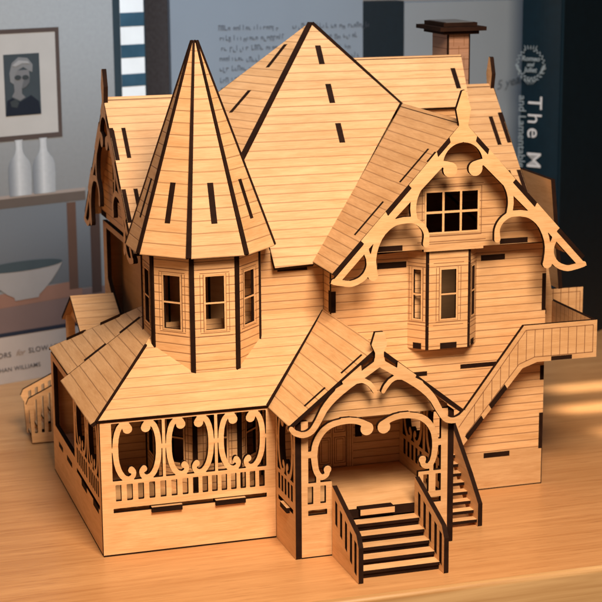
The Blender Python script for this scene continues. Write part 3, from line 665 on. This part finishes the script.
# ================================================================== TABLE
def table_mat():
    m, nt, b = new_mat('table wood')
    tc = N(nt, 'ShaderNodeTexCoord').outputs['Object']
    mp = N(nt, 'ShaderNodeMapping'); nt.links.new(tc, mp.inputs[0]); mp.inputs['Scale'].default_value = (3.0, 26, 26); mp.inputs['Rotation'].default_value = (0, 0, .03)
    n1 = N(nt, 'ShaderNodeTexNoise', i_Scale=1.0, i_Detail=7, i_Roughness=.62, i_Distortion=1.1); nt.links.new(mp.outputs[0], n1.inputs['Vector'])
    mp2 = N(nt, 'ShaderNodeMapping'); nt.links.new(tc, mp2.inputs[0]); mp2.inputs['Scale'].default_value = (11, 300, 240)
    n2 = N(nt, 'ShaderNodeTexNoise', i_Scale=1.0, i_Detail=3, i_Roughness=.6); nt.links.new(mp2.outputs[0], n2.inputs['Vector'])
    n3 = N(nt, 'ShaderNodeTexNoise', i_Scale=7.0, i_Detail=2); nt.links.new(tc, n3.inputs['Vector'])
    f = math_(nt, 'ADD', math_(nt, 'MULTIPLY', n1.outputs[0], .6), math_(nt, 'ADD', math_(nt, 'MULTIPLY', n2.outputs[0], .62), math_(nt, 'MULTIPLY', n3.outputs[0], .1)))
    mr = N(nt, 'ShaderNodeMapRange'); nt.links.new(f, mr.inputs[0]); mr.inputs[1].default_value = .40; mr.inputs[2].default_value = .94
    c = mixc(nt, mr.outputs[0], (.40, .175, .058), (.66, .36, .15))
    mp3 = N(nt, 'ShaderNodeMapping'); nt.links.new(tc, mp3.inputs[0]); mp3.inputs['Scale'].default_value = (45, 520, 100)
    vp = N(nt, 'ShaderNodeTexVoronoi', i_Scale=1.0); nt.links.new(mp3.outputs[0], vp.inputs['Vector'])
    pm = N(nt, 'ShaderNodeMapRange'); nt.links.new(vp.outputs['Distance'], pm.inputs[0]); pm.inputs[1].default_value = .08; pm.inputs[2].default_value = .3; pm.inputs[3].default_value = .4; pm.inputs[4].default_value = 0
    c = mixc(nt, pm.outputs[0], c, (.26, .10, .03))
    nt.links.new(c, b.inputs['Base Color'])
    b.inputs['Roughness'].default_value = .33; b.inputs['Specular IOR Level'].default_value = .4
    rr = N(nt, 'ShaderNodeMapRange'); nt.links.new(n2.outputs[0], rr.inputs[0]); rr.inputs[3].default_value = .26; rr.inputs[4].default_value = .42; nt.links.new(rr.outputs[0], b.inputs['Roughness'])
    bp = N(nt, 'ShaderNodeBump', i_Strength=.12, i_Distance=.0006); nt.links.new(n2.outputs[0], bp.inputs['Height']); nt.links.new(bp.outputs[0], b.inputs['Normal'])
    return m
def edge_mat():
    m, nt, b = new_mat('table edge wood')
    tc = N(nt, 'ShaderNodeTexCoord').outputs['Object']
    mp = N(nt, 'ShaderNodeMapping'); nt.links.new(tc, mp.inputs[0]); mp.inputs['Scale'].default_value = (5, 150, 150)
    n1 = N(nt, 'ShaderNodeTexNoise', i_Scale=1.0, i_Detail=5, i_Roughness=.6, i_Distortion=.6); nt.links.new(mp.outputs[0], n1.inputs['Vector'])
    mr = N(nt, 'ShaderNodeMapRange'); nt.links.new(n1.outputs[0], mr.inputs[0]); mr.inputs[1].default_value = .35; mr.inputs[2].default_value = .65
    nt.links.new(mixc(nt, mr.outputs[0], (.38, .20, .07), (.60, .38, .17)), b.inputs['Base Color']); b.inputs['Roughness'].default_value = .4
    return m
TB = empty('table', (20, 30, 0)); tag(TB, 'orange brown wooden table under the model house, with a pale rounded front edge', 'table')
mb = MB(); mb.slab([rect(-70, -10.6, 110, 75)], (0, 0, -.012), (1, 0, 0), (0, 1, 0), 3.2, 0, 0, 0); at(mb.build('tabletop', TB, [table_mat()]))
# rounded front edge band
mb = MB(); prof = []
R_ = .35
prof = [(-10.6, -.012)] + [(-10.95+R_-R_*sin(a)-.0, -.012-R_+R_*cos(a)) for a in [i*pi/16 for i in range(0, 9)]] + [(-10.95, -3.2), (-10.6, -3.2)]
for i in range(len(prof)-1):
    (y1, z1), (y2, z2) = prof[i], prof[i+1]
    mb.face([(-70, y1, z1), (-70, y2, z2), (110, y2, z2), (110, y1, z1)], [(0, 0)]*4, 0)
at(mb.build('table_edge', TB, [edge_mat()]))

# ================================================================== BOOKS BEHIND
def slabbook(parent, name, W, Hh, Tk, O, D, mat, z0=0.0):
    """closed block: width W along D, from O, thickness Tk behind"""
    D = Vector(D).normalized(); mb = MB(); mb.slab([rect(0, z0, W, Hh)], Vector(O), D, (0, 0, 1), Tk, 0, 0, 0); return mb.build(name, parent, [mat])
def onface(parent, name, loops, O, D, mat, h=.02, t=.02, label=None):
    D = Vector(D).normalized(); Nn = D.cross(Vector((0, 0, 1)))
    mb = MB(); mb.slab(loops, Vector(O)+Nn*h, D, (0, 0, 1), t, 0, 0, None); o = mb.build(name, parent, [mat])
    return o
def circ(cx, cz, rx, rz_=None, n=28, a0=0, a1=2*pi):
    rz_ = rz_ or rx; return [(cx+rx*cos(a0+(a1-a0)*i/n), cz+rz_*sin(a0+(a1-a0)*i/n)) for i in range(n if a1-a0 > 6.28 else n+1)]
PAPER = flat('book paper edge', (.42, .40, .36), .8, noise=.15)
def textmesh(name, body, size, O, D, Z, parent, mat, align='LEFT', italic=0, h=.03, bold=0, track=1.0):
    cu = bpy.data.curves.new(name, 'FONT'); cu.body = body; cu.size = size*SC; cu.align_x = align; cu.shear = italic; cu.extrude = .0001; cu.offset = bold*SC*.5; cu.space_character = track
    o = bpy.data.objects.new(name, cu); COL.objects.link(o)
    D, Z = Vector(D).normalized(), Vector(Z).normalized(); Nn = D.cross(Z)
    o.matrix_world = Matrix.Translation((Vector(O)+Nn*h)*SC) @ Matrix((D, Z, Nn)).transposed().to_4x4()
    bpy.context.view_layer.update()
    me = bpy.data.meshes.new_from_object(o.evaluated_get(bpy.context.evaluated_depsgraph_get()))
    me.transform(o.matrix_world); bpy.data.objects.remove(o)
    me.materials.clear(); me.materials.append(mat)
    return link(name, me, parent)

# left: large book standing, its cover a printed interior photograph
D1 = Vector((.9474, .3202, 0)).normalized(); O1 = Vector((-.6, 41.84, 0))
BK1 = empty('picture_book', O1); tag(BK1, 'large standing book with framed portrait, white bottles and a bowl on its cover', 'book')
def cov(c, n=.10, sc=60): return flat('printed cover', c, .75, .05, noise=n, nscale=sc)
at(slabbook(BK1, 'cover', 28.7, 34, 2.2, O1-D1*10, D1, flat('cover card', (.30, .29, .27), .7, .1)))
def cp(name, loops, c, h, label=None, n=.1):
    o = at(onface(BK1, name, loops, O1, D1, cov(c, n), h)); 
    if label: o['label'] = label
    return o
cp('printed_wall', [rect(-10, 4.2, 18.7, 34)], (.30, .335, .35), .01)
cp('printed_title_panel', [rect(-10, .0, 18.7, 3.98)], (.42, .37, .33), .011)
cp('printed_rule', [rect(-10, 3.98, 18.7, 4.32)], (.025, .03, .045), .03)
cp('printed_counter', [rect(-10, 4.32, 18.7, 7.1)], (.17, .12, .11), .02)
cp('printed_recess', [rect(-10, 7.85, 7.0, 14.7)], (.095, .12, .15), .02)
cp('printed_counter', [[(-10, 6.2), (8, 6.6), (8, 7.9), (-10, 7.2)]], (.24, .135, .10), .03)
cp('printed_shelf', [rect(-10, 14.68, 8.62, 15.55)], (.10, .085, .075), .04)
cp('printed_shelf', [rect(-10, 15.45, 8.62, 15.72)], (.27, .24, .22), .045)
cp('printed_post', [rect(6.8, 7.2, 7.65, 14.6)], (.10, .06, .045), .05)
cp('printed_post', [rect(8.95, 6.6, 9.9, 14.9)], (.06, .04, .035), .05)
cp('printed_recess', [rect(7.65, 7.2, 8.95, 14.65)], (.18, .19, .19), .04)
cp('printed_frame', [rect(-3, 20.15, 6.65, 29.1), rect(-2.7, 20.55, 6.3, 28.75)], (.075, .06, .055), .06)
cp('printed_mount', [rect(-2.72, 20.53, 6.32, 28.77)], (.40, .41, .40), .04)
cp('printed_portrait', [rect(1.58, 22.15, 4.78, 27.1)], (.045, .06, .07), .07, 'small dark portrait print in the frame')
# portrait: pale hair and face above a dark top
cp('printed_figure', [[(2.1, 24.9), (2.05, 25.6), (2.3, 26.4), (2.9, 26.85), (3.7, 26.75), (4.15, 26.2), (4.1, 25.6), (3.85, 25.7), (3.3, 26.05), (2.8, 25.8), (2.5, 25.4), (2.4, 24.7)]], (.17, .185, .195), .10)
cp('printed_figure', [[(2.4, 25.8), (3.8, 25.8), (3.85, 25.1), (3.55, 24.5), (3.1, 24.35), (3.1, 23.9), (3.4, 23.6), (2.9, 23.35), (2.2, 23.7), (2.45, 24.1), (2.4, 24.8)]], (.15, .16, .17), .09)
cp('printed_figure', [[(1.6, 22.2), (4.75, 22.2), (4.6, 23.2), (3.9, 23.75), (3.4, 23.5), (2.9, 23.25), (2.2, 23.6), (1.75, 23.4)]], (.015, .02, .03), .11)
cp('printed_figure', [circ(2.78, 25.22, .3, .2, n=12), circ(3.46, 25.2, .3, .2, n=12)], (.04, .05, .055), .12)
cp('printed_figure', [[(3.3, 25.0), (3.85, 25.2), (3.8, 24.8), (3.5, 24.45), (3.1, 24.3), (3.2, 24.7)]], (.10, .11, .12), .115)
cp('printed_figure', [[(2.0, 23.3), (2.5, 23.5), (2.8, 23.2), (2.6, 22.8), (2.1, 22.9)]], (.04, .05, .055), .125)
cp('printed_figure', [[(2.3, 26.2), (2.9, 26.6), (3.7, 26.5), (3.9, 26.3), (3.2, 26.35), (2.6, 26.1)]], (.28, .30, .31), .13)
for cx in (2.62, 4.83):
    b0 = 15.6
    cp('printed_bottle', [[(cx-1.0, b0), (cx+.98, b0), (cx+1.03, 17.2), (cx+1.0, 18.0), (cx+.85, 18.45), (cx+.55, 18.8), (cx+.36, 19.1), (cx+.29, 19.5), (cx+.30, 20.0), (cx+.37, 20.18), (cx-.37, 20.18), (cx-.30, 20.0), (cx-.29, 19.5), (cx-.36, 19.1), (cx-.55, 18.8), (cx-.85, 18.45), (cx-1.0, 18.0), (cx-1.05, 17.2)]], (.47, .50, .51), .08)
cp('printed_bowl', [[(-1.6, 9.8), (6.2, 9.7), (5.75, 9.0), (5.1, 8.2), (4.35, 7.5), (3.95, 7.2), (3.85, 6.95), (1.7, 6.9), (1.6, 7.2), (1.0, 7.5), (.1, 8.2), (-.9, 9.0)]], (.27, .265, .26), .08)
cp('printed_bowl', [circ(2.4, 9.75, 3.8, .42)], (.05, .07, .08), .1)
cp('printed_window', [rect(11.75, 19, 14.9, 34)], (.03, .05, .065), .03)
cp('printed_window', [rect(12.45, 19, 14.72, 34)], (.80, .90, .95), .05)
for z0, z1 in ((31.3, 32.4), (28.95, 30.1), (26.35, 27.45), (23.95, 25.0), (21.6, 22.6)): cp('printed_blind_slat', [rect(12.45, z0-.1, 14.72, z1-.1)], (.04, .105, .165), .07, n=.45)
cp('printed_curtain', [rect(14.85, 4.3, 18.62, 34)], (.028, .024, .024), .06)
for o in [o for o in BK1.children if o.name.startswith('printed_window')][-1:]: pass
INK = flat('dark ink', (.05, .045, .05), .7)
def grad(cA, cB, a, b, axis=0, cM=None):
    m, nt, bb = new_mat('printed cover shading')
    uv = N(nt, 'ShaderNodeUVMap').outputs[0]; sp_ = N(nt, 'ShaderNodeSeparateXYZ'); nt.links.new(uv, sp_.inputs[0])
    r = N(nt, 'ShaderNodeMapRange', interpolation_type='SMOOTHSTEP'); nt.links.new(sp_.outputs[axis], r.inputs[0]); r.inputs[1].default_value = a; r.inputs[2].default_value = b
    rp_ = N(nt, 'ShaderNodeValToRGB'); nt.links.new(r.outputs[0], rp_.inputs[0]); e = rp_.color_ramp.elements
    e[0].color = (*cA, 1); e[1].color = (*cB, 1)
    if cM: x = e.new(.45); x.color = (*cM, 1)
    ns = N(nt, 'ShaderNodeTexNoise', i_Scale=3.0, i_Detail=3); nt.links.new(uv, ns.inputs['Vector'])
    nt.links.new(mixc(nt, math_(nt, 'MULTIPLY', ns.outputs[0], .25), rp_.outputs[0], (.12, .13, .14)), bb.inputs['Base Color'])
    bb.inputs['Roughness'].default_value = .7; bb.inputs['Specular IOR Level'].default_value = .1
    return m
for o in list(BK1.children):
    n_ = o.name.split('.')[0]; me_ = o.data
    xs0 = [u.uv[0] for u in me_.uv_layers[0].data]; x0_, x1_ = min(xs0), max(xs0)
    if n_ == 'printed_bottle': me_.materials[0] = grad((.17, .20, .23), (.30, .34, .37), x0_, x1_, cM=(.50, .55, .58))
    if n_ == 'printed_bowl' and me_.materials[0].node_tree.nodes['Principled BSDF'].inputs['Roughness'].default_value > 0 and x0_ < -2: me_.materials[0] = grad((.15, .16, .17), (.17, .16, .16), -2.5, 6.2, cM=(.33, .34, .34))
    if n_ == 'printed_wall': me_.materials[0] = grad((.20, .22, .23), (.34, .39, .42), 14, 31, axis=1)
    if n_ == 'printed_recess': me_.materials[0] = grad((.10, .11, .12), (.13, .155, .18), 7, 14, axis=1)
    if n_ == 'printed_curtain': me_.materials[0] = grad((.02, .016, .016), (.04, .034, .034), 15, 18.6)
pos = lambda s, z: O1+D1*s+Vector((0, 0, z))
at(textmesh('title_text', 'INTERI', .6, pos(-2.45, 2.22), D1, (0, 0, 1), BK1, INK, bold=.006, track=1.1)); at(textmesh('title_text', 'ORS', .62, pos(-.1, 2.22), D1, (0, 0, 1), BK1, INK, bold=.006, track=1.1))
at(textmesh('title_text', 'for', .68, pos(1.55, 2.25), D1, (0, 0, 1), BK1, flat('brown ink', (.25, .17, .12), .7), italic=.4))
at(textmesh('title_text', 'SLOW LIVING', .62, pos(2.72, 2.3), D1, (0, 0, 1), BK1, INK, bold=.006, track=1.1))
at(textmesh('author_text', 'NATHAN WILLIAMS', .52, pos(-1.15, 1.0), D1, (0, 0, 1), BK1, INK, bold=.004, track=1.08))

# middle: pale book back with blurred rows of print
BK2 = empty('open_paper_book', (16, 46, 0)); tag(BK2, 'pale grey book with rows of small dark print standing behind the turret', 'book')
DX = Vector((1, -.02, 0)).normalized()
O2 = Vector((15.6, 46.3, 0))
at(slabbook(BK2, 'cover', 17.1, 33.5, 1.6, O2, DX, flat('pale blue grey cover', (.19, .245, .30), .6, .2, noise=.06, nscale=30)))
bw = .05; rows = MB(); random.seed(3); z = 28.3
for r_ in range(9):
    for c0_, c1_ in ((4.1, 9.6), (10.6, 16.2)):
        x = c0_+random.random()*.3; xe = c1_-random.random()*.8
        while x < xe:
            n_ = random.randint(2, 8)
            for k_ in range(n_):
                w = random.uniform(.15, .24); hgt = random.choice((.26, .26, .28, .44))
                zz = z-(.14 if random.random() < .2 else 0)
                D_, Z_ = DX, Vector((0, 0, 1))
                kind = random.random()
                rows.slab([rect(x, zz, x+bw, zz+hgt)], O2+Vector((0, -.03, 0)), DX, (0, 0, 1), .02, 0, 0, None)
                if kind < .8: rows.slab([rect(x+bw, zz+(hgt-.07 if kind < .45 else 0), x+w, zz+(hgt if kind < .45 else .07))], O2+Vector((0, -.03, 0)), DX, (0, 0, 1), .02, 0, 0, None)
                if kind < .3: rows.slab([rect(x+w-bw, zz, x+w, zz+hgt-.06)], O2+Vector((0, -.03, 0)), DX, (0, 0, 1), .02, 0, 0, None)
                x += w+.07
            x += .22
    z -= .86
at(rows.build('print_rows', BK2, [flat('print ink', (.045, .055, .075), .7)]))

# narrow dark book and grey book behind the chimney
BK3 = empty('dark_book', (34, 46, 0)); tag(BK3, 'narrow dark navy book standing just behind the roof, left of the chimney', 'book')
at(slabbook(BK3, 'cover', 3.82, 30.45, 2.0, (32.7, 46.0, 0), (1, 0, 0), flat('dark navy cloth', (.003, .012, .02), .5, .3, noise=.3, nscale=200)))
BK4 = empty('grey_book', (42, 46, 0)); tag(BK4, 'grey book standing behind the chimney with a scrap of script on its cover', 'book')
at(slabbook(BK4, 'cover', 13.2, 30.3, 2.2, (36.56, 46.0, 0), (1, 0, 0), flat('grey cover', (.21, .25, .28), .55, .25, noise=.05, nscale=25)))
at(textmesh('script_text', '5 years', 1.1, (45.45, 46.0, 22.35), (1, 0, .25), (-.25, 0, 1), BK4, flat('script ink', (.07, .09, .11), .6), italic=.4))

# right: thick navy book, spine to the left, front cover to the right
C5 = Vector((47.54, 37.36, 0)); A5 = Vector((.798, .602, 0)); B5 = Vector((-.602, .798, 0))
BK5 = empty('navy_book', C5); tag(BK5, 'thick navy book with silver title lettering and a round crest on its spine', 'book')
NAVY = flat('navy cloth', (.002, .009, .015), .45, .2, noise=.35, nscale=120)
SPN = flat('teal spine cloth', (.0025, .015, .026), .5, .22, noise=.3, nscale=150)
mb = MB()
# rounded spine: slightly convex profile in plan
th = 3.72
pl = [C5+B5*(th*i/10)-A5*(.28*sin(pi*i/10)) for i in range(11)]
foot = [(p.x, p.y) for p in pl]+[((C5+B5*th+A5*16).x, (C5+B5*th+A5*16).y), ((C5+A5*16).x, (C5+A5*16).y)]
for i in range(10):
    a, b_ = pl[i], pl[i+1]; mb.face([b_, a, a+Vector((0, 0, 34)), b_+Vector((0, 0, 34))], [(0, 0)]*4, 1)
a, b_ = C5, C5+A5*16
mb.face([a, b_, b_+Vector((0, 0, 34)), a+Vector((0, 0, 34))], [(0, 0)]*4, 0)
a, b_ = C5+B5*th, C5+B5*th+A5*16
mb.face([b_, a, a+Vector((0, 0, 34)), b_+Vector((0, 0, 34))], [(0, 0)]*4, 0)
mb.face([Vector((x_, y_, 34)) for x_, y_ in foot], [(0, 0)]*len(foot), 0)
at(mb.build('cover', BK5, [NAVY, SPN]))
mb = MB(); bar(mb, C5+A5*.02-B5*.12-Vector((0, 0, 0)), C5+A5*.02-B5*.12+Vector((0, 0, 34)), .10, 0, up=(1, 0, 0)); at(mb.build('spine_hinge', BK5, [SPN]))
WH = flat('silver foil lettering', (.55, .58, .60), .5); DS = -B5
sp = lambda s, z: C5+B5*s-A5*.32+Vector((0, 0, z))
# lettering reads downwards: baseline direction is down, letter tops point towards the cover
dn = Vector((0, 0, -1)); rtw = -B5
at(textmesh('title_text', 'The Most Excellent', 1.95, sp(2.83, 22.45), dn, rtw, BK5, WH, bold=.012, h=0, track=1.3))
at(textmesh('title_text', 'and Lamentable Tragedy', 1.0, sp(3.72, 22.45), dn, rtw, BK5, flat('dim foil', (.22, .28, .31), .5), bold=.015, h=0, track=1.0))
FO = flat('crest foil', (.22, .28, .31), .5)
cxs, czs = 2.68, 25.15
mb = MB()
Us, Ns = -B5, -A5
def sl2(L, h=0): mb.slab([L], sp(cxs, czs)+Ns*h, Us, (0, 0, 1), .02, 0, 0, None)
for i in range(40):                           # leafy oval wreath
    a = pi*.62+i/39*2*pi*.88; 
    if abs(((a-pi/2+pi) % (2*pi))-pi) < .3: continue
    rx_, rz2 = 1.28, 1.28
    x0, z0 = rx_*cos(a), rz2*sin(a); ta = a+pi/2
    sgn = 1 if i % 2 else -1
    lx, lz = cos(ta+sgn*.6), sin(ta+sgn*.6); nx, nz = -lz, lx; ln = .26 if sin(a) > -.35 else .42
    sl2([(x0, z0), (x0+lx*ln*.5+nx*.07, z0+lz*ln*.5+nz*.07), (x0+lx*ln, z0+lz*ln), (x0+lx*ln*.5-nx*.07, z0+lz*ln*.5-nz*.07)], .001*i)
for j, a in enumerate((-.5, -.25, 0, .25, .5)):     # crown at the top
    sl2([(a*.9-.05, 1.3), (a*.9+.05, 1.3), (a*1.25+.02, 1.62), (a*1.25-.03, 1.62)], .05)
for sg in (-1, 1):
    for j in range(4): sl2(circ(sg*(1.05+.1*j), -.62+.16*j, .11, n=10), .06+.002*j)
for j in range(5): sl2([((j-2)*.16, -1.15), ((j-2)*.28+.06, -1.35), ((j-2)*.1, -1.75), ((j-2)*.28-.06, -1.35)], .07+.002*j)
at(mb.build('crest', BK5, [FO]))
for j, (tx, sz, dz) in enumerate((('Romeo', .6, .3), ('and', .46, -.16), ('Juliet', .6, -.66))):
    at(textmesh('crest_text', tx, sz, sp(cxs, czs+dz)+Ns*.02, Us, (0, 0, 1), BK5, FO, align='CENTER', italic=.2, h=.01, bold=.03))

# wall far behind
mb = MB(); mb.box((-120, 95, -20), (180, 97, 110), 0); w = mb.build('wall', None, [flat('room wall', (.55, .60, .64), .8, noise=.04, nscale=6)]); tag(w, kind='structure')

# ================================================================== CAMERA
cam = bpy.data.cameras.new('camera'); co = bpy.data.objects.new('camera', cam); COL.objects.link(co); scene.camera = co
yaw, pitch, roll, fpx = math.radians(17.2357), math.radians(12.5711), math.radians(-0.4231), 1733.9478
fwd = Vector((sin(yaw)*cos(pitch), cos(yaw)*cos(pitch), -sin(pitch))); right = Vector((cos(yaw), -sin(yaw), 0)); up = right.cross(fwd)
r2 = cos(roll)*right+sin(roll)*up; u2 = -sin(roll)*right+cos(roll)*up
co.matrix_world = Matrix.Translation(Vector((-17.8683, -98.2426, 37.9094))*SC) @ Matrix((r2, u2, -fwd)).transposed().to_4x4()
cam.sensor_width = 36; cam.lens = fpx/602*36; cam.clip_start = .05; cam.clip_end = 50
cam.dof.use_dof = True; cam.dof.focus_distance = 1.06; cam.dof.aperture_fstop = 20
# ================================================================== LIGHT
w = bpy.data.worlds.new('World'); scene.world = w; w.use_nodes = True
w.node_tree.nodes['Background'].inputs[0].default_value = (.75, .72, .75, 1); w.node_tree.nodes['Background'].inputs[1].default_value = .06
def area(name, loc, tgt, size, power, col, sy=None, spread=180):
    l = bpy.data.lights.new(name, 'AREA'); l.size = size*SC; l.energy = power; l.color = col; l.spread = math.radians(spread)
    if sy: l.shape = 'RECTANGLE'; l.size_y = sy*SC
    o = bpy.data.objects.new(name, l); COL.objects.link(o); o.location = Vector(loc)*SC
    d = (Vector(tgt)-Vector(loc)); o.rotation_euler = d.to_track_quat('-Z', 'Y').to_euler(); return o
area('key_lamp', (9, -64, 75), (16, 2, 8), 32, 6.5, (1, .79, .61), spread=110)
area('fill_lamp', (-70, -40, 40), (8, 10, 10), 60, 1.8, (1, .55, .27))
area('cool_fill_lamp', (8, 12, 78), (18, 50, 14), 45, .85, (.40, .68, 1.0), spread=65)     # added cool fill from above, aimed at the books to light them bluish
for y, x, wx, pw in ((25.6, 48.5, 13, .02), (20.0, 47, 14, .026), (13.6, 47.5, 14, .02)):      # thin overhead lamps, added to lay light stripes on the table
    area('stripe_lamp', (x, y, 60), (x, y, 0), wx, pw, (1, .88, .72), sy=1.0, spread=4)

scene.render.engine = 'CYCLES'; scene.cycles.samples = 128; scene.cycles.use_denoising = True
scene.render.resolution_x = scene.render.resolution_y = 1024
scene.view_settings.view_transform = 'Standard'; scene.view_settings.look = 'None'; scene.view_settings.exposure = 0; scene.view_settings.gamma = 1
